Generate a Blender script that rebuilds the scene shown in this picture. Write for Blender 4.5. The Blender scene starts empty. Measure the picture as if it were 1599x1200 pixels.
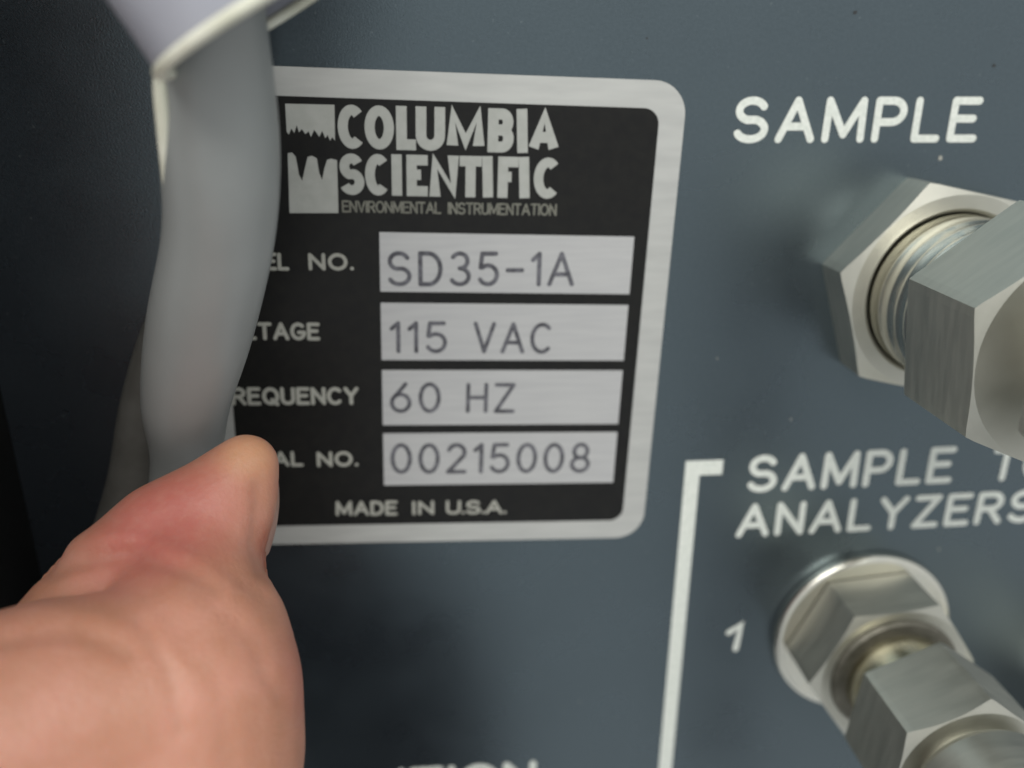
import bpy, bmesh, math, random
import numpy as np
from mathutils import Matrix, Vector
random.seed(7)
C = bpy.context.scene.collection
S = bpy.context.scene
S.unit_settings.scale_length = 0.01            # 1 unit = 1 cm: this is a close-up of a few centimetres
RX = Matrix.Rotation(math.pi/2, 4, 'X')        # panel coordinates (u right, v up, h out of the panel) -> world

# ---------------------------------------------------------------- camera
D = 11.0; F = 1331.6
_r = Vector((-.3614, -.0971, -.0099))
CM = Matrix.Rotation(_r.length, 3, _r.normalized())
cam = bpy.data.cameras.new('camera'); co = bpy.data.objects.new('camera', cam); C.objects.link(co)
co.matrix_world = RX @ Matrix.Translation((0, 0, D)) @ CM.to_4x4()
cam.sensor_fit = 'HORIZONTAL'; cam.sensor_width = 36; cam.lens = 36*F/1599
cam.clip_start = .05; cam.clip_end = 2000
cam.dof.use_dof = True; cam.dof.focus_distance = 9.4; cam.dof.aperture_fstop = .03/.23
S.camera = co

# ---------------------------------------------------------------- room light
w = bpy.data.worlds.new('World'); S.world = w; w.use_nodes = True
nt = w.node_tree; nt.nodes.clear()
wo = nt.nodes.new('ShaderNodeOutputWorld'); bg = nt.nodes.new('ShaderNodeBackground')
tc = nt.nodes.new('ShaderNodeTexCoord'); sp = nt.nodes.new('ShaderNodeSeparateXYZ'); cr = nt.nodes.new('ShaderNodeValToRGB')
mr = nt.nodes.new('ShaderNodeMapRange'); mr.inputs[1].default_value = -1; mr.inputs[2].default_value = 1
nt.links.new(tc.outputs['Generated'], sp.inputs[0]); nt.links.new(sp.outputs['Z'], mr.inputs[0])
nt.links.new(mr.outputs[0], cr.inputs[0]); nt.links.new(cr.outputs[0], bg.inputs[0]); nt.links.new(bg.outputs[0], wo.inputs[0])
e = cr.color_ramp.elements                       # floor, walls and ceiling of a plain room
e[0].position = .2; e[0].color = (.72, .75, .76, 1); e[1].position = .85; e[1].color = (.92, .95, .95, 1)
x = cr.color_ramp.elements.new(.5); x.color = (.80, .82, .82, 1)
bg.inputs[1].default_value = .86
def area(name, pos, tgt, sx, sy, power, col):
    l = bpy.data.lights.new(name, 'AREA'); l.shape = 'RECTANGLE'; l.size = sx; l.size_y = sy; l.energy = power; l.color = col
    o = bpy.data.objects.new(name, l); C.objects.link(o)
    p = RX @ Vector(pos); t = RX @ Vector(tgt)
    o.location = p; o.rotation_euler = (t-p).to_track_quat('-Z', 'Y').to_euler()
    return o
area('ceiling_lamp', (-14, 70, 70), (0, -4, 0), 110, 36, 80000, (1, .98, .93))
S.cycles.caustics_reflective = False
S.view_settings.view_transform = 'Standard'; S.view_settings.look = 'None'
S.view_settings.exposure = 0; S.view_settings.gamma = 1

# ---------------------------------------------------------------- helpers
def U(px, py, h=0.0):                             # point of the photograph -> place at height h over the panel
    d = CM @ Vector((px-799.5, -(py-600), -F)); t = -(D-h)/d.z
    return Vector((d.x*t, d.y*t, h))
def depth(p): return -(CM.transposed() @ (Vector(p)-Vector((0, 0, D)))).z
def rad(rpx, p): return rpx*depth(p)/F
def node(nt, t, **k):
    n = nt.nodes.new(t)
    for a, b in k.items():
        if a in n.inputs: n.inputs[a].default_value = b
        else: setattr(n, a, b)
    return n
def material(name, col, rough=.5, metal=0, col2=None, nscale=5, bump=0, bscale=60, rough2=None, spec=.5, coat=0, sss=0, stretch=None, ndetail=4):
    m = bpy.data.materials.new(name); m.use_nodes = True; t = m.node_tree; b = t.nodes['Principled BSDF']
    b.inputs['Roughness'].default_value = rough; b.inputs['Metallic'].default_value = metal
    b.inputs['Specular IOR Level'].default_value = spec; b.inputs['Coat Weight'].default_value = coat
    b.inputs['Base Color'].default_value = (*col, 1)
    tc = t.nodes.new('ShaderNodeTexCoord'); mp = t.nodes.new('ShaderNodeMapping')
    if stretch: mp.inputs['Scale'].default_value = stretch
    t.links.new(tc.outputs['Object'], mp.inputs[0])
    if col2:
        n = node(t, 'ShaderNodeTexNoise'); n.inputs['Scale'].default_value = nscale; n.inputs['Detail'].default_value = ndetail
        t.links.new(mp.outputs[0], n.inputs['Vector'])
        r = t.nodes.new('ShaderNodeValToRGB'); r.color_ramp.elements[0].position = .35; r.color_ramp.elements[1].position = .65
        r.color_ramp.elements[0].color = (*col, 1); r.color_ramp.elements[1].color = (*col2, 1)
        t.links.new(n.outputs[0], r.inputs[0]); t.links.new(r.outputs[0], b.inputs['Base Color'])
        if rough2 is not None:
            q = t.nodes.new('ShaderNodeMapRange'); q.inputs[1].default_value = .3; q.inputs[2].default_value = .7
            q.inputs[3].default_value = rough; q.inputs[4].default_value = rough2
            t.links.new(n.outputs[0], q.inputs[0]); t.links.new(q.outputs[0], b.inputs['Roughness'])
    if bump:
        n = node(t, 'ShaderNodeTexNoise'); n.inputs['Scale'].default_value = bscale; n.inputs['Detail'].default_value = 3
        t.links.new(mp.outputs[0], n.inputs['Vector'])
        u = t.nodes.new('ShaderNodeBump'); u.inputs['Strength'].default_value = bump; u.inputs['Distance'].default_value = .02
        t.links.new(n.outputs[0], u.inputs['Height']); t.links.new(u.outputs[0], b.inputs['Normal'])
    if sss:
        b.inputs['Subsurface Weight'].default_value = sss
        b.inputs['Subsurface Radius'].default_value = (.25, .09, .05); b.inputs['Subsurface Scale'].default_value = 1
    return m
def props(o, label=None, cat=None, group=None, kind=None):
    for k, v in (('label', label), ('category', cat), ('group', group), ('kind', kind)):
        if v: o[k] = v
    return o
def thing(name, base, label, cat, group=None):
    o = bpy.data.objects.new(name, None); C.objects.link(o); o.empty_display_size = .5
    o.matrix_world = RX @ Matrix.Translation(base); o['base'] = tuple(base); props(o, label, cat, group); return o
def mesh_obj(name, verts, faces, mat, parent=None, smooth=None, label=None):
    b = Vector(parent['base']) if parent and 'base' in parent else Vector((0, 0, 0))
    if parent is not None and parent.parent is not None and 'base' in parent.parent: b = Vector(parent.parent['base'])
    me = bpy.data.meshes.new(name); me.from_pydata([tuple(Vector(v)-b) for v in verts], [], faces)
    bm = bmesh.new(); bm.from_mesh(me); bmesh.ops.recalc_face_normals(bm, faces=bm.faces); bm.to_mesh(me); bm.free()
    if smooth is not None:
        me.shade_smooth(); me.set_sharp_from_angle(angle=math.radians(smooth))
    me.materials.append(mat)
    o = bpy.data.objects.new(name, me); C.objects.link(o)
    if parent: o.parent = parent
    else: o.matrix_world = RX
    if label: o['label'] = label
    return o
def merge(*parts):
    V, Fc = [], []
    for v, f in parts:
        k = len(V); V += [tuple(a) for a in v]; Fc += [tuple(i+k for i in q) for q in f]
    return V, Fc
def slab(poly, h0, h1):                           # closed prism over an outline
    n = len(poly)
    return ([(p[0], p[1], h0) for p in poly]+[(p[0], p[1], h1) for p in poly],
            [tuple(range(n)), tuple(range(n, 2*n))]+[(i, (i+1) % n, n+(i+1) % n, n+i) for i in range(n)])
def ring(outer, inner, h0, h1):                   # frame between two outlines with equally many points
    n = len(outer); V = []
    for poly, h in ((outer, h0), (inner, h0), (inner, h1), (outer, h1)): V += [(p[0], p[1], h) for p in poly]
    Fc = []
    for i in range(n):
        j = (i+1) % n
        for a in range(4):
            b = (a+1) % 4; Fc.append((a*n+i, a*n+j, b*n+j, b*n+i))
    return V, Fc
def rrect(x0, y0, x1, y1, r, n=10):
    P = []
    for cx, cy, a in ((x1-r, y1-r, 0), (x0+r, y1-r, 90), (x0+r, y0+r, 180), (x1-r, y0+r, 270)):
        for k in range(n+1):
            t = math.radians(a+90*k/n); P.append((cx+r*math.cos(t), cy+r*math.sin(t)))
    return P
def lathe(cx, cy, prof, n=96, cap=True):          # prof: (radius, height)
    V, Fc = [], []
    for r, h in prof:
        for k in range(n):
            t = 2*math.pi*k/n; V.append((cx+r*math.cos(t), cy+r*math.sin(t), h))
    for i in range(len(prof)-1):
        for k in range(n):
            j = (k+1) % n; Fc.append((i*n+k, i*n+j, (i+1)*n+j, (i+1)*n+k))
    if cap: Fc += [tuple(range(n)), tuple(range((len(prof)-1)*n, len(prof)*n))]
    return V, Fc
def hexnut(cx, cy, R, rot, h0, h1, bore, cham0=False, cham1=True, rc=None, slope=.55):
    """hexagon prism whose corners are turned off in a cone, the way machined nuts are; R = corner radius"""
    ap = R*math.cos(math.pi/6); rc = rc or ap*.985; n = 16; A = []
    for s in range(6):
        for k in range(n):
            a = 60*s+60*k/n                       # corner at k = 0
            A.append(a)
    def rr(a):
        d = ((a+30) % 60)-30                      # degrees from the nearest corner
        return min(ap/math.cos(math.radians(30-abs(d))), R*.994)
    m = len(A); V = []
    def row(fr, fh):
        for a in A:
            t = math.radians(a+rot); r = fr(a); V.append((cx+r*math.cos(t), cy+r*math.sin(t), fh(a)))
    row(lambda a: bore, lambda a: h0)
    if cham0: row(lambda a: rc, lambda a: h0)
    row(rr, lambda a: h0+((rr(a)-rc)*slope if cham0 else 0))
    row(rr, lambda a: h1-((rr(a)-rc)*slope if cham1 else 0))
    if cham1: row(lambda a: rc, lambda a: h1)
    row(lambda a: bore+.05, lambda a: h1)
    row(lambda a: bore, lambda a: h1-.05)
    L = len(V)//m; Fc = []
    for i in range(L):
        for k in range(m):
            j = (k+1) % m; i2 = (i+1) % L; Fc.append((i*m+k, i*m+j, i2*m+j, i2*m+k))
    return V, Fc
def frames(P):
    P = [Vector(p) for p in P]; T = []
    for i in range(len(P)): T.append((P[min(i+1, len(P)-1)]-P[max(i-1, 0)]).normalized())
    return P, T
def spline(P, n=8):                                # Catmull-Rom through rows of numbers
    P = [np.array(p, float) for p in P]; P = [2*P[0]-P[1]]+P+[2*P[-1]-P[-2]]; out = []
    for i in range(1, len(P)-2):
        for k in range(n):
            t = k/n; a, b, c, d = P[i-1:i+3]
            out.append(.5*((2*b)+(c-a)*t+(2*a-5*b+4*c-d)*t*t+(3*b-a-3*c+d)*t**3))
    out.append(P[-2]); return out
def sweep(rows, n=32, flat=1.0, ref=(1, 0, 0)):    # rows: u, v, h, radius; flat = depth/width
    P, T = frames([r[:3] for r in rows]); V, Fc = [], []
    for p, t, r in zip(P, T, rows):
        a = (Vector(ref)-t*t.dot(Vector(ref))).normalized(); b = t.cross(a)
        for k in range(n):
            q = 2*math.pi*k/n; V.append(p+a*r[3]*math.cos(q)+b*r[3]*flat*math.sin(q))
    m = len(rows)
    for i in range(m-1):
        for k in range(n):
            j = (k+1) % n; Fc.append((i*n+k, i*n+j, (i+1)*n+j, (i+1)*n+k))
    Fc += [tuple(range(n)), tuple(range((m-1)*n, m*n))]
    return V, Fc

# ---------------------------------------------------------------- lettering (stroke alphabet)
def arc(cx, cy, rx, ry, a0, a1, n=14):
    return [(cx+rx*math.cos(math.radians(a0+(a1-a0)*k/n)), cy+ry*math.sin(math.radians(a0+(a1-a0)*k/n))) for k in range(n+1)]
G = {
 'A': (.72, [[(0, 0), (.36, 1), (.72, 0)], [(.13, .33), (.59, .33)]]),
 'B': (.6, [[(0, 0), (0, 1), (.34, 1)]+arc(.34, .76, .23, .24, 90, -90), [(.02, .52)]+arc(.34, .26, .26, .26, 90, -90)+[(0, 0)]]),
 'C': (.66, [arc(.36, .5, .36, .5, 48, 312, 24)]),
 'D': (.62, [[(0, 0), (0, 1), (.25, 1)]+arc(.25, .5, .37, .5, 90, -90, 20)+[(0, 0)]]),
 'E': (.54, [[(.54, 1), (0, 1), (0, 0), (.54, 0)], [(0, .53), (.46, .53)]]),
 'F': (.52, [[(.52, 1), (0, 1), (0, 0)], [(0, .52), (.44, .52)]]),
 'G': (.7, [arc(.36, .5, .36, .5, 48, 340, 24)+[(.7, .44), (.4, .44)]]),
 'H': (.6, [[(0, 0), (0, 1)], [(.6, 0), (.6, 1)], [(0, .52), (.6, .52)]]),
 'I': (.0, [[(0, 0), (0, 1)]]),
 'L': (.5, [[(0, 1), (0, 0), (.5, 0)]]),
 'M': (.8, [[(0, 0), (0.02, 1), (.4, .12), (.78, 1), (.8, 0)]]),
 'N': (.62, [[(0, 0), (0, 1), (.62, 0), (.62, 1)]]),
 'O': (.74, [arc(.37, .5, .37, .5, 90, 450, 30)]),
 'P': (.58, [[(0, 0), (0, 1), (.32, 1)]+arc(.32, .72, .26, .28, 90, -90)+[(.02, .44)]]),
 'Q': (.74, [arc(.37, .5, .37, .5, 90, 450, 30), [(.45, .25), (.72, -.06)]]),
 'R': (.6, [[(0, 0), (0, 1), (.33, 1)]+arc(.33, .74, .25, .26, 90, -90)+[(.02, .48)], [(.3, .48), (.6, 0)]]),
 'S': (.62, [arc(.31, .745, .28, .255, 25, 250, 16)+arc(.31, .26, .31, .26, 70, -155, 18)]),
 'T': (.62, [[(0, 1), (.62, 1)], [(.31, 1), (.31, 0)]]),
 'U': (.6, [[(0, 1), (0, .3)]+arc(.3, .3, .3, .3, 180, 360, 16)+[(.6, 1)]]),
 'V': (.66, [[(0, 1), (.33, 0), (.66, 1)]]),
 'Y': (.64, [[(0, 1), (.32, .5), (.64, 1)], [(.32, .5), (.32, 0)]]),
 'Z': (.58, [[(0, 1), (.58, 1), (0, 0), (.58, 0)]]),
 '0': (.56, [arc(.28, .5, .28, .5, 90, 450, 28)]),
 '1': (.2, [[(0, .8), (.2, 1), (.2, 0)]]),
 '2': (.54, [arc(.27, .73, .26, .27, 160, -30, 14)+[(.0, 0), (.54, 0)]]),
 '3': (.54, [arc(.26, .76, .24, .24, 150, -90, 14), arc(.26, .26, .28, .26, 90, -150, 16)]),
 '5': (.54, [[(.5, 1), (.08, 1), (.03, .55)]+arc(.26, .31, .28, .31, 130, -150, 18)]),
 '6': (.54, [[(.42, 1)]+arc(.27, .31, .27, .31, 150, 510, 26)]),
 '8': (.54, [arc(.27, .75, .22, .25, -90, 270, 20), arc(.27, .26, .27, .26, 90, 450, 22)]),
 '-': (.45, [[(0, .46), (.45, .46)]]),
 '.': (.0, [[(0, .03), (.01, .03)]]),
 ' ': (.3, []),
}
def ribbon(P, t, h, round_=True):
    P = [Vector(p) for p in P]; Q = [P[0]]; lim = 1.7 if round_ else 1.42
    for p in P[1:]:
        if (p-Q[-1]).length > 1e-5: Q.append(p)
    P = Q; closed = len(P) > 3 and (P[0]-P[-1]).length < 1e-4
    if closed: P = P[:-1]
    n = len(P); V, Fc = [], []
    if n < 2: return V, Fc
    for i in range(n):
        a = P[i]-P[i-1] if (i > 0 or closed) else P[1]-P[0]
        b = P[(i+1) % n]-P[i] if (i < n-1 or closed) else a
        a = a.normalized(); b = b.normalized(); na = Vector((-a.y, a.x)); nb = Vector((-b.y, b.x))
        m = na+nb
        m = na if m.length < 1e-4 else m.normalized(); k = min(1/max(m.dot(na), .2), lim)
        V += [(P[i]+m*k*t/2), (P[i]-m*k*t/2)]
    for i in range(n if closed else n-1):
        j = (i+1) % n; Fc.append((2*i, 2*i+1, 2*j+1, 2*j))
    if round_ and not closed:
        for c, a, e0, e1 in ((P[0], (P[0]-P[1]).normalized(), 0, 1), (P[-1], (P[-1]-P[-2]).normalized(), 2*n-2, 2*n-1)):
            s = Vector((-a.y, a.x)); ids = []
            k0 = len(V)
            for k in range(1, 8):
                q = math.pi*k/8; V.append(c+s*t/2*math.cos(q)+a*t/2*math.sin(q)); ids.append(k0+k-1)
            first = e0 if (V[e0]-(c+s*t/2)).length < (V[e1]-(c+s*t/2)).length else e1
            Fc.append(tuple([first]+ids+[e1 if first == e0 else e0]))
    return [(v.x, v.y, h) for v in V], Fc
def pieces(strokes, round_, ext, exty):
    out = []
    for st in strokes:
        if round_:                                   # break at sharp corners, every piece gets round ends
            cur = [st[0]]
            for i in range(1, len(st)):
                cur.append(st[i])
                if i < len(st)-1:
                    a = Vector(st[i])-Vector(st[i-1]); b = Vector(st[i+1])-Vector(st[i])
                    if a.length > 1e-6 and b.length > 1e-6 and a.angle(b) > .6: out.append(cur); cur = [st[i]]
            out.append(cur)
        else:                                        # square ends on upright and level strokes
            st = [tuple(p) for p in st]
            for e0, e1, k in ((st[0], st[1], 0), (st[-1], st[-2], -1)):
                dx, dy = e0[0]-e1[0], e0[1]-e1[1]
                if len(st) < 10 or True:
                    wd = max(p[0] for s2 in strokes for p in s2); inx = .001 < e0[0] < wd-.001; iny = .001 < e0[1] < .999
                    if (abs(dy) < 1e-6 and inx) or (abs(dx) < 1e-6 and iny): continue
                    if abs(dy) < 1e-6 and abs(dx) > .1: st[k] = (e0[0]+math.copysign(ext, dx), e0[1])
                    elif abs(dx) < 1e-6 and abs(dy) > .1: st[k] = (e0[0], e0[1]+math.copysign(exty, dy))
                    elif False: st[k] = (e0[0]+dx*.06, e0[1]+dy*.06)
            out.append(st)
    return out
def word(name, text, p0, p1, top, thick, mat, parent, h, round_=True, gap=.3, label=None, space=None, wide=1.0):
    """text whose inked baseline runs from p0 to p1 and whose capitals reach up to 'top' (all points of the photograph)"""
    a, b, c = U(*p0), U(*p1), U(*top)
    ex = (b-a).xy.normalized(); ey = Vector((-ex.y, ex.x)); W = (b-a).xy.length
    Hh = (c-a).xy.dot(ey); t = thick*Hh
    adv = [G[ch][0]*wide for ch in text]; 
    # the ink is inset by half a stroke
    natural = sum(adv)+gap*(len(text)-1); sx = (W-t)/(natural*(Hh-t)) if natural else 1
    x = 0; parts = []; k = 0
    for ch, wd in zip(text, adv):
        for st in pieces(G[ch][1], round_, .5*t/(Hh-t)/max(wide*sx, .2), .5*t/(Hh-t)):
            P = [a.xy+ex*(t/2+(x+px*wide)*(Hh-t)*sx)+ey*(t/2+py*(Hh-t)) for px, py in st]
            parts.append(ribbon(P, t, h+.0015*(k % 3), round_)); k += 1
        x += wd+gap
    V, Fc = merge(*parts)
    o = mesh_obj(name, V, Fc, mat, parent, label=label)
    return o

# ---------------------------------------------------------------- materials
M = {}
M['panel'] = material('panel_paint', (.011, .013, .016), .28, 0, (.020, .024, .029), 24, .13, 42, spec=1)
M['panel'].node_tree.nodes['Principled BSDF'].inputs['Specular Tint'].default_value = (.69, .88, .97, 1); M['panel'].node_tree.nodes['Principled BSDF'].inputs['IOR'].default_value = 1.74
t_ = M['panel'].node_tree; b_ = t_.nodes['Principled BSDF']; q_ = t_.nodes.new('ShaderNodeTexCoord')
def _n(scale, a, b, c, d, detail=4):
    n = t_.nodes.new('ShaderNodeTexNoise'); n.inputs['Scale'].default_value = scale; n.inputs['Detail'].default_value = detail; t_.links.new(q_.outputs['Object'], n.inputs['Vector'])
    m = t_.nodes.new('ShaderNodeMapRange')
    for i_, v_ in enumerate((a, b, c, d)): m.inputs[i_+1].default_value = v_
    t_.links.new(n.outputs[0], m.inputs[0]); return m.outputs[0]
t_.links.new(_n(.9, .35, .65, .26, .32, 6), b_.inputs['Roughness'])          # handled, slightly greasy paint
old = b_.inputs['Base Color'].links[0].from_socket; mx = t_.nodes.new('ShaderNodeMix'); mx.data_type = 'RGBA'
t_.links.new(_n(14, .70, .78, 0, .35, 2), mx.inputs[0]); t_.links.new(old, mx.inputs[6]); mx.inputs[7].default_value = (.15, .17, .17, 1)   # dust
t_.links.new(mx.outputs[2], b_.inputs['Base Color'])
M['print'] = material('white_print', (.68, .72, .66), .5, 0, (.80, .83, .77), 16)
M['cream_print'] = material('pale_print', (.34, .34, .30), .5, 0, (.42, .42, .37), 40)
M['faint_print'] = material('faint_print', (.13, .13, .105), .5, 0, (.20, .20, .165), 30)
M['alu'] = material('brushed_aluminium', (.49, .495, .475), .38, .3, (.55, .555, .53), 2.2, .03, 40, stretch=(.5, 3, 1))
M['window'] = material('bare_aluminium', (.49, .49, .49), .38, .25, (.53, .53, .525), 2, .02, 40, stretch=(.6, 7, 1))
M['black'] = material('black_enamel', (.010, .010, .010), .38, 0, (.013, .013, .012), 8, .05, 40, spec=.22)
M['stamp'] = material('stamped_ink', (.06, .06, .07), .6, 0, (.15, .15, .17), 12)
M['steel'] = material('machined_steel', (.52, .515, .455), .44, 1, (.58, .575, .51), 1.5, .04, 30, rough2=.53, stretch=(1, 1, 7))
M['bright'] = material('polished_steel', (.68, .67, .60), .2, 1, (.72, .70, .62), 4, .05, 40, rough2=.26)
M['brassy'] = material('worn_steel', (.50, .47, .34), .2, 1, (.56, .53, .42), 4, .05, 40, rough2=.28)
M['dark_ring'] = material('shade_ring_tone', (.12, .115, .09), .45, .7, (.17, .16, .13), 5, .1, 40)  # dark tone standing in for a dark recess and reflection
M['grey_cable'] = material('grey_pvc', (.255, .268, .262), .36, 0, (.27, .284, .278), 1.2, .05, 30)
M['cable_shade'] = material('cable_shade_tone', (.08, .078, .07), .5, 0, (.10, .098, .09), 4, .1, 24)  # dark tone standing in for the thick cable's shaded side
M['sleeve'] = material('white_plastic', (.35, .36, .41), .4, 0, (.38, .39, .44), 2, .08, 16)
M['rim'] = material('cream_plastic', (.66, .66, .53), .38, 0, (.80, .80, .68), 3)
M['chip'] = material('bare_spot', (.028, .032, .034), .6)
M['cabinet'] = material('black_plastic', (.008, .008, .008), .6, 0, (.012, .012, .012), 20, .2, 50, spec=.1)

# ---------------------------------------------------------------- the panel
base = (0, 0, 0)
panel = thing('instrument_panel', base, 'dark blue grey painted instrument panel with white printed lettering behind everything', 'panel')
V, Fc = slab([(-5.62, -19), (20, -19), (20, 9), (-5.62, 9)], -.3, 0)
mesh_obj('face_plate', V, Fc, M['panel'], panel)
Pp, Pc = M['print'], None
word('lettering', 'SAMPLE', (1142, 224), (1523, 222.5), (1144, 151), .172, Pp, panel, .004, gap=.33, label='large white word SAMPLE printed above the big fitting')
word('lettering', 'SAMPLE', (1164, 770), (1484, 754), (1164, 712), .172, Pp, panel, .004, gap=.33, label='white printed word SAMPLE, upper line beside the bracket')
word('lettering', 'TO', (1542, 752), (1640, 748), (1542, 700), .172, Pp, panel, .004, gap=.33, label='white printed word TO, cut by the frame edge')
word('lettering', 'ANALYZERS', (1148, 840), (1612, 815), (1148, 788), .172, Pp, panel, .004, gap=.33, label='white printed word ANALYZERS, lower line')
word('lettering', 'ITION', (622, 1245), (836, 1232), (622, 1200), .19, Pp, panel, .004, gap=.27, label='white printed word ending in TION at the lower edge')
o1 = ribbon([U(1138, 988).xy, U(1157, 976).xy, U(1148.5, 1013).xy], .10, .004)
mesh_obj('numeral', *o1, Pp, panel, label='small white printed numeral 1 left of the lower fitting')
xl = 3.672; xr = U(1092, 745).x; yt = -5.46; yb = U(1129, 741).y; xa = U(1129, 725).x
mesh_obj('bracket_line', *slab([(xl, -16), (xr, -16), (xr, yb), (xa, yb), (xa, yt), (xl, yt)], .0005, .004), Pp, panel, label='white printed bracket line')
# chips and scuffs in the paint
for i, (px, py, r, m) in enumerate([(1468, 247, .035, 'cream_print'), (1335, 20, .03, 'chip'), (1552, 103, .026, 'chip'), (1120, 560, .012, 'cream_print'),
        (905, 1096, .012, 'cream_print'), (1466, 858, .02, 'cream_print'), (1235, 655, .015, 'cream_print'), (1010, 60, .015, 'chip')]):
    c = U(px, py)
    P = [(c.x+r*(.7+.5*random.random())*math.cos(a), c.y+r*(.7+.5*random.random())*math.sin(a)) for a in [k*math.pi/4.5 for k in range(9)]]
    mesh_obj('paint_chip', [(x, y, .003) for x, y in P], [tuple(range(9))], M[m], panel)

cab = mesh_obj('cabinet_side', *slab([(-22, -19), (-5.63, -19), (-5.63, 9), (-22, 9)], -.3, 3.0), M['cabinet'])
props(cab, 'black raised cabinet side along the left edge of the panel', 'cabinet')

# ---------------------------------------------------------------- the name plate (turned 1.6 degrees against the panel)
TH = .0285
plate = thing('nameplate', base, 'rounded aluminium nameplate with black field and four pale data windows', 'nameplate')
ct, st_ = math.cos(TH), math.sin(TH)
def PR(P): return [(ct*x+st_*y, -st_*x+ct*y) for x, y in P]      # plate axes -> panel axes
_p = U(280, 200); L0 = ct*_p.x-st_*_p.y
mesh_obj('plate', *slab(PR(rrect(L0, -6.598, 3.27, -.118, .42)), .0005, .045), M['alu'], plate, 40)
mesh_obj('black_field', *slab(PR(rrect(L0+.36, -6.294, 2.94, -.45, .2)), .045, .049), M['black'], plate)
rows = [(-2.0585, -2.8352), (-2.986, -3.7798), (-3.9234, -4.7333), (-4.8573, -5.6633)]
for t, b in rows:
    mesh_obj('data_window', *slab(PR([(-.56, b), (2.7528, b), (2.7528, t), (-.56, t)]), .049, .052), M['window'], plate)
hT = .0535; K = M['cream_print']; I = M['stamp']
def pw(text, x0, x1, y, top, y1=None, mat=K, thick=.2, gap=.28, round_=True, h=hT, label=None, **kw):
    return word('lettering', text, (x0, y), (x1, y if y1 is None else y1), (x0, top), thick, mat, plate, h, round_, gap, label, **kw)
pw('MODEL', 342, 453, 420, 392, 421.5); pw('NO.', 483, 553, 421, 394, 421.5, label='small pale words MODEL NO.')
pw('VOLTAGE', 330, 501, 529, 501, 530, label='small pale word VOLTAGE')
pw('FREQUENCY', 341, 561, 631, 603, 630, label='small pale word FREQUENCY')
pw('SERIAL', 346, 475, 727, 703, 726); pw('NO.', 496, 560, 727, 703, 726, label='small pale words SERIAL NO.')
pw('MADE', 525, 621, 803, 780, 802); pw('IN', 644, 678, 802, 780, 801); pw('U.S.A.', 696, 790, 801, 779, 800, gap=.2, label='small pale words MADE IN U.S.A.')
sk = dict(mat=I, thick=.125, gap=.34, h=.0535)
pw('SD35-1A', 605, 895, 446, 391, 446, label='stamped model number SD35-1A', **sk)
pw('115', 609, 698, 550, 500, 550, **sk); pw('VAC', 738, 860, 550, 501, 551, label='stamped voltage 115 VAC', **sk)
pw('60', 609, 688, 643, 595, 643, **sk); pw('HZ', 727, 803, 643, 596, 643, label='stamped frequency 60 HZ', **sk)
pw('00215008', 610, 919, 738, 690, 736, label='stamped serial number 00215008', **sk)
big = material('logo_print', (.38, .39, .36), .45, 0, (.42, .43, .40), 8)
# condensed heavy letters: each placed for itself
def heavy(items, y0a, y0b, topa, topb, xa_, xb_):
    for ch, x0, x1 in items:
        f = (x0-xa_)/(xb_-xa_); yb_ = y0a+(y0b-y0a)*f; tp = topa+(topb-topa)*f; f1 = (x1-xa_)/(xb_-xa_)
        wd = {'I': .2}.get(ch)
        if ch == 'I':
            a = U((x0+x1)/2, yb_); b = U((x0+x1)/2+ -1.0, tp)
            V, Fc = ribbon([a.xy, b.xy], (U(x1, yb_)-U(x0, yb_)).xy.length, hT, False)
            mesh_obj('letter', V, Fc, big, plate)
        else:
            word('letter', ch, (x0-1.5, yb_), (x1+1.5, y0a+(y0b-y0a)*f1), (x0, tp), .235 if ch in 'COS' else .275 if ch in 'MN' else .25, big, plate, hT, False)
s = lambda x: 430+x/3.553
heavy([('C', s(358), s(495)), ('O', s(505), s(655)), ('L', s(678), s(775)), ('U', s(785), s(935)), ('M', s(955), s(1152)), ('B', s(1180), s(1312)), ('I', s(1340), s(1398)), ('A', s(1405), s(1562))],
      231.5, 240, 163, 171.5, 531, 868)
heavy([('S', s(365), s(492)), ('C', s(508), s(630)), ('I', s(648), s(704)), ('E', s(735), s(840)), ('N', s(860), s(1010)), ('T', s(1025), s(1135)), ('I', s(1150), s(1206)), ('F', s(1235), s(1335)), ('I', s(1352), s(1408)), ('C', s(1432), s(1565))],
      303.5, 310, 239, 246, 534, 870)
word('lettering', 'ENVIRONMENTAL', (534.7, 331), (689, 333.5), (534.7, 312), .16, M['faint_print'], plate, hT, gap=.2)
word('lettering', 'INSTRUMENTATION', (699, 334), (868, 336.5), (699, 315), .16, M['faint_print'], plate, hT, gap=.2, label='tiny faint words ENVIRONMENTAL INSTRUMENTATION')
def poly_px(P): return [U(s(x), 140+y/3.553).xy for x, y in P]
up = [(58, 78), (330, 84), (333, 282), (318, 262), (306, 282), (292, 250), (280, 268), (262, 228), (246, 262), (232, 240), (218, 222), (200, 262), (188, 230), (170, 246), (150, 218), (134, 236), (122, 196), (108, 240), (92, 214), (78, 248), (66, 232)]
lo = [(82, 682), (72, 352), (96, 348), (116, 372), (134, 470), (152, 505), (166, 440), (182, 372), (206, 366), (232, 380), (246, 462), (262, 500), (276, 430), (290, 388), (312, 382), (344, 390), (352, 682)]
for P in (up, lo): mesh_obj('logo_mark', *slab(poly_px(P), .049, .0535), big, plate, label='pale notched block of the logo')

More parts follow.
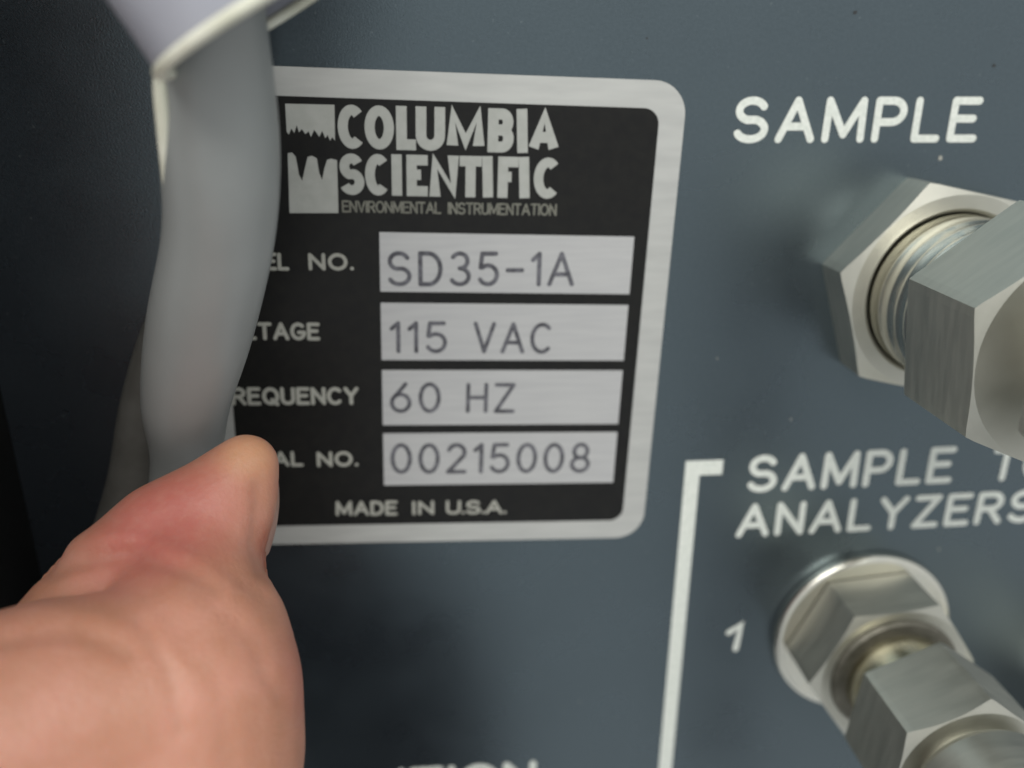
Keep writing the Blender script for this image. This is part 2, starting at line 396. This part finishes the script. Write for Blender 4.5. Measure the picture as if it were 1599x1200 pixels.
# ---------------------------------------------------------------- fittings
def thread(r0, r1, h0, h1, n):
    P = []
    for i in range(n):
        a = h0+(h1-h0)*i/n; d = (h1-h0)/n
        P += [(r0, a), (r1, a+d*.42), (r1, a+d*.58)]
    return P+[(r0, h1)]
cx, cy = 6.84, -2.85
ft = thing('bulkhead_fitting', (cx, cy, 0), 'large stainless fitting with a wide hex nut just under the big word SAMPLE', 'pipe fitting', 'stainless steel fittings screwed into the panel')
mesh_obj('panel_nut', *hexnut(cx, cy, 1.54, 48.5, .0, .62, 1.09, rc=1.315, slope=.34), M['steel'], ft)
mesh_obj('threaded_body', *lathe(cx, cy, [(1.0, .0)]+thread(1.03, 1.07, .1, 2.0, 9)+[(.95, 2.0)]), M['bright'], ft, 50)
mesh_obj('hex_body', *hexnut(cx, cy, 1.46, 37.8, 1.88, 3.2, .5, rc=1.25, slope=.32), M['steel'], ft)
mesh_obj('neck', *lathe(cx, cy, [(.66, 3.0), (.66, 3.75), (.6, 3.8), (.6, 4.0)]), M['steel'], ft, 40)
mesh_obj('coupling_nut', *hexnut(cx, cy, 1.3, 20, 3.85, 5.1, .4, True, True), M['steel'], ft)
mesh_obj('unseen_hose', *sweep(spline([(cx, cy, 4.9, .4), (cx, cy, 5.5, .42), (cx+.05, cy-.35, 6.1, .45), (cx+.1, cy-1.3, 6.4, .48), (cx+.2, cy-3.5, 6.4, .48), (cx+.3, cy-8, 6.2, .48), (cx+.3, cy-15, 5.8, .48)])), M['cabinet'], ft, 60)  # unseen hose, routed and blackened to darken the panel's right edge

cx, cy = 6.80, -8.60
f2 = thing('port_fitting', (cx, cy, 0), 'smaller stainless fitting on a round washer right of the printed numeral 1', 'pipe fitting', 'stainless steel fittings screwed into the panel')
mesh_obj('washer', *lathe(cx, cy, [(.7, 0), (1.42, 0), (1.45, .02), (1.46, .10), (1.455, .14), (1.44, .175), (1.41, .20), (1.37, .21), (1.36, .211), (1.35, .211), (.7, .211)]), M['bright'], f2, 30)
mesh_obj('hex_base', *hexnut(cx, cy, 1.30, 5.3, .23, 1.14, .7, rc=1.12, slope=.3), M['steel'], f2)
mesh_obj('neck', *lathe(cx, cy, [(.79, .1), (.79, 1.9)]), M['brassy'], f2, 40)
mesh_obj('shade_ring', *lathe(cx, cy, [(.7, .9), (.98, .9), (.98, 1.17), (.94, 1.21), (.78, 1.25), (.7, 1.25)]), M['dark_ring'], f2, 30)  # added ring, its dark colour replaces the dark recess around the neck
mesh_obj('hex_body', *hexnut(cx, cy, 1.14, 24, 1.84, 3.05, .5, rc=.97, slope=.5), M['steel'], f2)
mesh_obj('collar', *lathe(cx, cy, [(.70, 3.0), (.70, 3.14), (.86, 3.2), (.93, 3.3), (.95, 3.7), (.93, 3.95), (.84, 4.02), (.74, 4.03), (.74, 3.96), (.5, 3.95)]), M['steel'], f2, 30)
mesh_obj('tube', *sweep(spline([(cx, cy, 3.8, .42), (cx, cy, 4.6, .42), (cx+.3, cy-.4, 5.6, .42), (cx+1.2, cy-1.8, 6.5, .42), (cx+3, cy-5, 7, .42), (cx+5, cy-9, 7, .42)])), M['bright'], f2, 60)
f3 = f2.copy(); C.objects.link(f3); f3['label'] = 'second port fitting in shadow, a sliver at the right edge'
nb = U(1722, 1140)
f3.matrix_world = RX @ Matrix.Translation((nb.x, nb.y, 0)) @ Matrix.Rotation(.3, 4, 'Z')
for ch in list(f2.children):
    c = ch.copy(); C.objects.link(c); c.parent = f3

# ---------------------------------------------------------------- cable, its added shade strand and sleeve
def px_row(xl_, yl, xr_, yr, h):
    a, b = U(xl_, yl, h), U(xr_, yr, h); m = (a+b)/2; return (m.x, m.y, m.z, (b-a).length/2)
cab_rows = [px_row(120, -330, 300, -400, 3.2), px_row(205, -130, 385, -150, 3.1), px_row(240, 80, 422, 78, 3.0), px_row(251, 240, 437, 240, 2.85),
            px_row(254, 370, 427, 380, 2.5), px_row(229, 510, 394, 522, 2.0), px_row(221, 620, 359, 635, 1.6),
            px_row(235, 740, 340, 745, 1.1), px_row(200, 900, 300, 930, .75), px_row(130, 1100, 230, 1130, .7), px_row(60, 1400, 170, 1420, .7)]
tb = U(290, 760, 0)
gc = thing('grey_cable', (tb.x, tb.y, 0), 'thick smooth grey cable bent aside by the thumb over the nameplate', 'cable')
mesh_obj('cable_jacket', *sweep(spline(cab_rows, 10), 40, .85), M['grey_cable'], gc, 60)
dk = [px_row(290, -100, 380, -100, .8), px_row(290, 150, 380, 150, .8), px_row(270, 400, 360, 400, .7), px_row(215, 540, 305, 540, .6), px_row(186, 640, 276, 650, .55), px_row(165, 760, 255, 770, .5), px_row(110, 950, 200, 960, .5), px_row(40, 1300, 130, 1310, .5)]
o = mesh_obj('shade_strand', *sweep(spline(dk, 8), 24), M['cable_shade'], None, 60)  # added strand, drawn in place of the thick cable's shaded side
props(o, 'added dark strand standing in for the shaded side of the thick cable, above the thumb', 'cable')

# sleeve: a wide tube seen almost across its open end
def sleeve():
    hc = 3.45; Cc = U(408, 28, hc)
    wv = (Cc-Vector((0, 0, D))).normalized()
        # image up-left direction at right angles to the view
    cz = CM @ Vector((-.524, .852, 0)); n3 = (cz-wv*cz.dot(wv)).normalized(); m3 = wv.cross(n3).normalized()
    if (CM.transposed() @ m3).x > 0: m3 = -m3
    eps = .10
    far = wv*math.cos(eps)-n3*math.sin(eps); ax = n3*math.cos(eps)+wv*math.sin(eps)
    R_ = rad(182, Cc)
    return Cc, m3, far, ax, R_
Cc, m3, far, ax, R_ = sleeve()
sl = thing('white_sleeve', Cc+ax*1.0, 'wide white plastic sleeve with cream rim around the cable at the top left', 'sleeve')
V, Fc = [], []
prof = [(1, 0), (1.0, .4), (1.01, 1), (1.03, 2), (1.05, 4), (1.05, 8), (1.0, 8), (.98, 4), (.965, 2), (.95, 1), (.945, .4), (.945, 0)]; n = 96
for r, z in prof:
    for k in range(n):
        t = 2*math.pi*k/n; V.append(Cc+ax*z+(m3*math.cos(t)+far*math.sin(t))*R_*r)
for i in range(len(prof)):
    for k in range(n):
        j = (k+1) % n; i2 = (i+1) % len(prof); Fc.append((i*n+k, i*n+j, i2*n+j, i2*n+k))
mesh_obj('tube_wall', V, Fc, M['sleeve'], sl, 40)
V, Fc = [], []; m_ = 16
for k in range(n):
    t = 2*math.pi*k/n; d = m3*math.cos(t)+far*math.sin(t)
    for a in range(m_):
        q = 2*math.pi*a/m_; V.append(Cc+ax*.02+d*(R_*.975+.062*math.cos(q))+ax*.05*math.sin(q))
for k in range(n):
    for a in range(m_):
        k2 = (k+1) % n; a2 = (a+1) % m_; Fc.append((k*m_+a, k*m_+a2, k2*m_+a2, k2*m_+a))
mesh_obj('rim', V, Fc, M['rim'], sl, 60)
strip_rows = [px_row(240, 60, 256, 60, 3.2), px_row(239, 140, 262, 138, 3.25), px_row(243, 190, 268, 188, 3.2), px_row(248, 240, 269, 238, 3.1), px_row(254, 290, 269, 288, 2.95), px_row(259, 335, 267, 334, 2.8)]
mesh_obj('cream_strip', *sweep(spline(strip_rows, 8), 16, .8), M['rim'], sl, 60, label='narrow cream strip running down the left edge of the cable')  # narrow cream strip laid along the cable's left edge

# ---------------------------------------------------------------- the hand
hand_base = U(-100, 1250, 4.5)
skin = bpy.data.materials.new('skin'); skin.use_nodes = True; t = skin.node_tree; b = t.nodes['Principled BSDF']
tc = t.nodes.new('ShaderNodeTexCoord')
def mixc(fac, c1, c2):
    m = t.nodes.new('ShaderNodeMix'); m.data_type = 'RGBA'
    t.links.new(fac, m.inputs[0])
    for sck, c in ((m.inputs[6], c1), (m.inputs[7], c2)):
        if isinstance(c, tuple): sck.default_value = (*c, 1)
        else: t.links.new(c, sck)
    return m.outputs[2]
def noise(sc, lo=.4, hi=.6, det=3):
    n = t.nodes.new('ShaderNodeTexNoise'); n.inputs['Scale'].default_value = sc; n.inputs['Detail'].default_value = det
    t.links.new(tc.outputs['Object'], n.inputs['Vector'])
    m = t.nodes.new('ShaderNodeMapRange'); m.inputs[1].default_value = lo; m.inputs[2].default_value = hi; t.links.new(n.outputs[0], m.inputs[0]); return m.outputs[0]
def near(p, r0, r1):
    v = t.nodes.new('ShaderNodeVectorMath'); v.operation = 'DISTANCE'; t.links.new(tc.outputs['Object'], v.inputs[0]); v.inputs[1].default_value = tuple(Vector(p)-hand_base)
    m = t.nodes.new('ShaderNodeMapRange'); m.interpolation_type = 'SMOOTHSTEP'; m.inputs[1].default_value = r0; m.inputs[2].default_value = r1; m.inputs[3].default_value = 1; m.inputs[4].default_value = 0
    t.links.new(v.outputs['Value'], m.inputs[0]); return m.outputs[0]
c = mixc(noise(1.4), (.475, .22, .14), (.53, .25, .175))
c = mixc(near(U(230, 790, 3.2), .3, 1.25), c, (.47, .145, .115))           # blood-filled finger pad
c = mixc(near(U(392, 700, 2.4), .12, .5), c, (.53, .275, .155))             # pressed, bloodless tip
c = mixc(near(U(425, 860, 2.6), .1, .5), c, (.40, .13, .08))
c = mixc(near(U(430, 1060, 4.0), .1, .7), c, (.48, .19, .14))
c2 = mixc(noise(9, .45, .7), c, (.56, .32, .24)); 
hm = t.nodes.new('ShaderNodeMix'); hm.data_type = 'RGBA'; hm.inputs[0].default_value = .16; t.links.new(c, hm.inputs[6]); t.links.new(c2, hm.inputs[7])
t.links.new(hm.outputs[2], b.inputs['Base Color'])
b.inputs['Roughness'].default_value = .46; b.inputs['Subsurface Weight'].default_value = .5
b.inputs['Subsurface Radius'].default_value = (.3, .1, .05); b.inputs['Subsurface Scale'].default_value = .8
nz = t.nodes.new('ShaderNodeTexNoise'); nz.inputs['Scale'].default_value = 22; nz.inputs['Detail'].default_value = 5; t.links.new(tc.outputs['Object'], nz.inputs['Vector'])
bu = t.nodes.new('ShaderNodeBump'); bu.inputs['Strength'].default_value = .25; bu.inputs['Distance'].default_value = .03
t.links.new(nz.outputs[0], bu.inputs['Height']); t.links.new(bu.outputs[0], b.inputs['Normal'])
nail_m = material('nail', (.40, .22, .17), .42, 0, (.43, .25, .20), 3, sss=.2)

def sp_(px, py, h, rpx):
    p = U(px, py, h); return (p.x, p.y, p.z, rad(rpx, p))
chains = [
 [sp_(384, 729, 2.2, 53), sp_(350, 785, 2.35, 82), sp_(308, 858, 2.6, 104), sp_(300, 930, 3.1, 118), sp_(300, 1040, 3.9, 160)],
 [sp_(350, 785, 2.35, 80), sp_(262, 845, 2.6, 96), sp_(195, 918, 2.9, 106), sp_(150, 985, 3.2, 118), sp_(120, 1080, 3.7, 150)],
 [sp_(330, 1000, 3.7, 122), sp_(292, 1090, 4.1, 180), sp_(280, 1180, 4.3, 195), sp_(200, 1300, 4.6, 230)],
 [sp_(292, 1090, 4.1, 178), sp_(180, 1110, 4.3, 185), sp_(80, 1130, 4.5, 192), sp_(-40, 1190, 4.8, 215)],
 [sp_(-40, 1190, 4.8, 215), (-5.0, -7.0, 5.9, 1.45), (-7.0, -8.4, 6.4, 1.6), (-9.5, -9.0, 6.6, 1.6)],
 [sp_(200, 1300, 4.6, 230), (-2.9, -8.6, 5.0, 1.35), (-2.9, -10.8, 5.3, 1.7), (-2.2, -14, 6, 2.5), (-2.0, -19, 7, 2.9)],  # wrist and forearm, out of view, placed to darken the lower panel
 [(-3.0, -10.8, 5.4, 1.65), (-5.2, -9.2, 6.2, 1.7), (-7.0, -8.4, 6.4, 1.6), (-6.2, -11.2, 6.4, 1.6), (-2.8, -14, 6, 2.3)],
 [(-7.0, -8.4, 6.4, 1.5), (-10.5, -7.5, 6.6, 1.4), (-11.5, -5.2, 6.7, 1.2)], [(-9.5, -9.6, 6.6, 1.6), (-13, -8.6, 6.8, 1.3)],
 [(-11.5, -5.2, 6.7, 1.15), (-13, -8.6, 6.8, 1.2), (-14, -11.5, 6.9, 1.1)],
]
chains = chains[:-3]+[[(-7.0, -8.4, 6.4, 1.5), (-6.6, -6.0, 6.6, 1.45), (-6.0, -4.2, 6.6, 1.2)], [(-9.5, -9.6, 6.6, 1.6), (-9.2, -6.4, 6.8, 1.5), (-8.6, -4.4, 6.8, 1.25)],
 [(-6.0, -4.2, 6.6, 1.2), (-7.6, -4.4, 6.8, 1.2), (-10.5, -5.4, 6.8, 1.15), (-12.2, -7, 6.8, 1.1)], [(-9.2, -6.4, 6.8, 1.5), (-9.6, -9, 6.8, 1.5), (-6.2, -11.2, 6.6, 1.6)]]
for k, (u0, v0, lean, ln, r0) in enumerate([(-6.1, -3.4, .04, 1.08, .98), (-7.95, -3.2, .02, 1.14, 1.0), (-9.8, -4.0, -.0, 1.05, .95), (-11.5, -5.4, -.05, .85, .86)]):   # unseen fingers reaching up, shaped to keep the panel's left side dark
    chains.append([(u0, v0, 6.7, r0*1.1), (u0+lean*3.6*ln, v0+3.6*ln, 7.0, r0*.98), (u0+lean*6*ln, v0+6.0*ln, 6.5, r0*.86), (u0+lean*8*ln, v0+8.0*ln, 5.7, r0*.72)])
bm = bmesh.new()
for chn in chains:
    for i in range(len(chn)-1):
        a, c_ = np.array(chn[i]), np.array(chn[i+1]); m = max(2, int(np.linalg.norm((c_-a)[:3])/(.16*max(a[3], .5)))); m = min(m, 14)
        for k in range(m+1):
            r = a+(c_-a)*k/m
            bmesh.ops.create_icosphere(bm, subdivisions=3, radius=float(r[3]), matrix=Matrix.Translation(Vector(r[:3])-hand_base))
me = bpy.data.meshes.new('hand'); bm.to_mesh(me); bm.free()
tmp = bpy.data.objects.new('tmp', me); C.objects.link(tmp)
md = tmp.modifiers.new('r', 'REMESH'); md.mode = 'VOXEL'; md.voxel_size = .055; md.use_smooth_shade = True
md = tmp.modifiers.new('s', 'SMOOTH'); md.factor = .5; md.iterations = 22
bpy.context.view_layer.update()
ev = tmp.evaluated_get(bpy.context.evaluated_depsgraph_get())
hm_ = bpy.data.meshes.new_from_object(ev); bpy.data.objects.remove(tmp)
# folds of the thumb, pressed into the modelled surface
N = len(hm_.vertices); P = np.empty(N*3); hm_.vertices.foreach_get('co', P); P = P.reshape(-1, 3)+np.array(hand_base)
NO = np.empty(N*3); hm_.vertices.foreach_get('normal', NO); NO = NO.reshape(-1, 3)
CMn = np.array(CM); cc = (P-np.array([0, 0, D])) @ CMn
X = 799.5+F*cc[:, 0]/-cc[:, 2]; Y = 600-F*cc[:, 1]/-cc[:, 2]
facing = (((np.array([0, 0, D])-P)*NO).sum(1)/np.linalg.norm(P-np.array([0, 0, D]), axis=1) > -.1)
def dist(poly):
    d = np.full(N, 1e9)
    for (x0, y0), (x1, y1) in zip(poly[:-1], poly[1:]):
        vx, vy = x1-x0, y1-y0; tt = np.clip(((X-x0)*vx+(Y-y0)*vy)/(vx*vx+vy*vy), 0, 1)
        d = np.minimum(d, np.hypot(X-x0-tt*vx, Y-y0-tt*vy))
    return d
dd = np.zeros(N)
for poly, amp, wd in [
    ([(75, 895), (107, 880), (190, 866), (250, 876), (300, 890), (340, 915)], -.075, 12),
    ([(90, 850), (150, 842), (205, 841), (261, 862), (322, 890), (350, 915)], .040, 13),
    
    ([(0, 1000), (60, 990), (117, 985), (170, 1000), (200, 1020)], -.045, 14),
    ([(0, 968), (60, 955), (117, 958), (177, 980)], .03, 16),
    ([(215, 965), (240, 1005), (262, 1045), (275, 1090), (280, 1140)], -.030, 10),
    ([(228, 960), (255, 1000), (280, 1040)], .020, 10),
    ([(310, 925), (360, 965), (400, 1010), (415, 1050), (440, 1090)], -.025, 12),
    ([(330, 1040), (345, 1090), (350, 1150), (360, 1200)], -.018, 14),
    ([(330, 880), (370, 900), (405, 925), (430, 965)], -.02, 12),
    ([(405, 760), (405, 800), (402, 850), (412, 890)], -.060, 12)]:
    dd += .68*amp*np.exp(-(dist(poly)/(wd*1.25))**2)*facing
P = P+NO*dd[:, None]
hm_.vertices.foreach_set('co', (P-np.array(hand_base)).ravel()); hm_.update()
hm_.materials.clear(); hm_.materials.append(skin); hm_.shade_smooth()
hand = thing('hand', hand_base, 'bare hand at the lower left, its thumb pressing the grey cable aside', 'hand')
ho = bpy.data.objects.new('skin', hm_); C.objects.link(ho); ho.parent = hand
M['cloth'] = material('unseen_cuff_dark', (.012, .013, .018), .9, 0, (.02, .021, .028), 30, .5, 40, spec=.1)
mesh_obj('unseen_cuff', *sweep(spline([(-2.75, -10.0, 5.15, 1.85), (-2.65, -10.4, 5.2, 2.05), (-2.3, -12, 5.6, 2.5), (-1.7, -14.5, 6.1, 3.0), (-1.7, -20, 7.4, 3.3)], 8), 48), M['cloth'], hand, 60)  # unseen cuff, added so the lower panel reflects something dark
# nail on the far right side of the thumb tip
V, Fc = [], []; c0 = U(413, 797, 2.28); nn, mm = 18, 14
ny = (U(412, 700, 2.2)-U(402, 850, 2.45)).normalized(); nx = Vector((.96, .05, .12)); nx = (nx-ny*nx.dot(ny)).normalized(); nz_ = nx.cross(ny)
for sgn in (0, 1):
    for i in range(nn+1):
        for j in range(mm+1):
            s_ = -1+2*i/nn; r_ = -1+2*j/mm
            wdt = .40*(1-.25*max(s_, 0)**3); an = r_*.9
            rr = .42-(.035 if sgn else 0)
            V.append(c0+ny*s_*.52*(1-.12*r_*r_)+nx*(rr*math.cos(an)*.55-.095-.07*s_*s_)+nz_*wdt*math.sin(an))
k = (nn+1)*(mm+1)
for sgn in (0, 1):
    for i in range(nn):
        for j in range(mm):
            a = sgn*k+i*(mm+1)+j; Fc.append((a, a+1, a+mm+2, a+mm+1))
edge = [i*(mm+1) for i in range(nn+1)]+[nn*(mm+1)+j for j in range(1, mm+1)]+[i*(mm+1)+mm for i in range(nn-1, -1, -1)]+[j for j in range(mm-1, 0, -1)]
for a, b_ in zip(edge, edge[1:]+edge[:1]): Fc.append((a, b_, b_+k, a+k))
mesh_obj('thumbnail', V, Fc, nail_m, hand, 50)
for o in bpy.data.objects:
    if 'base' in o: del o['base']
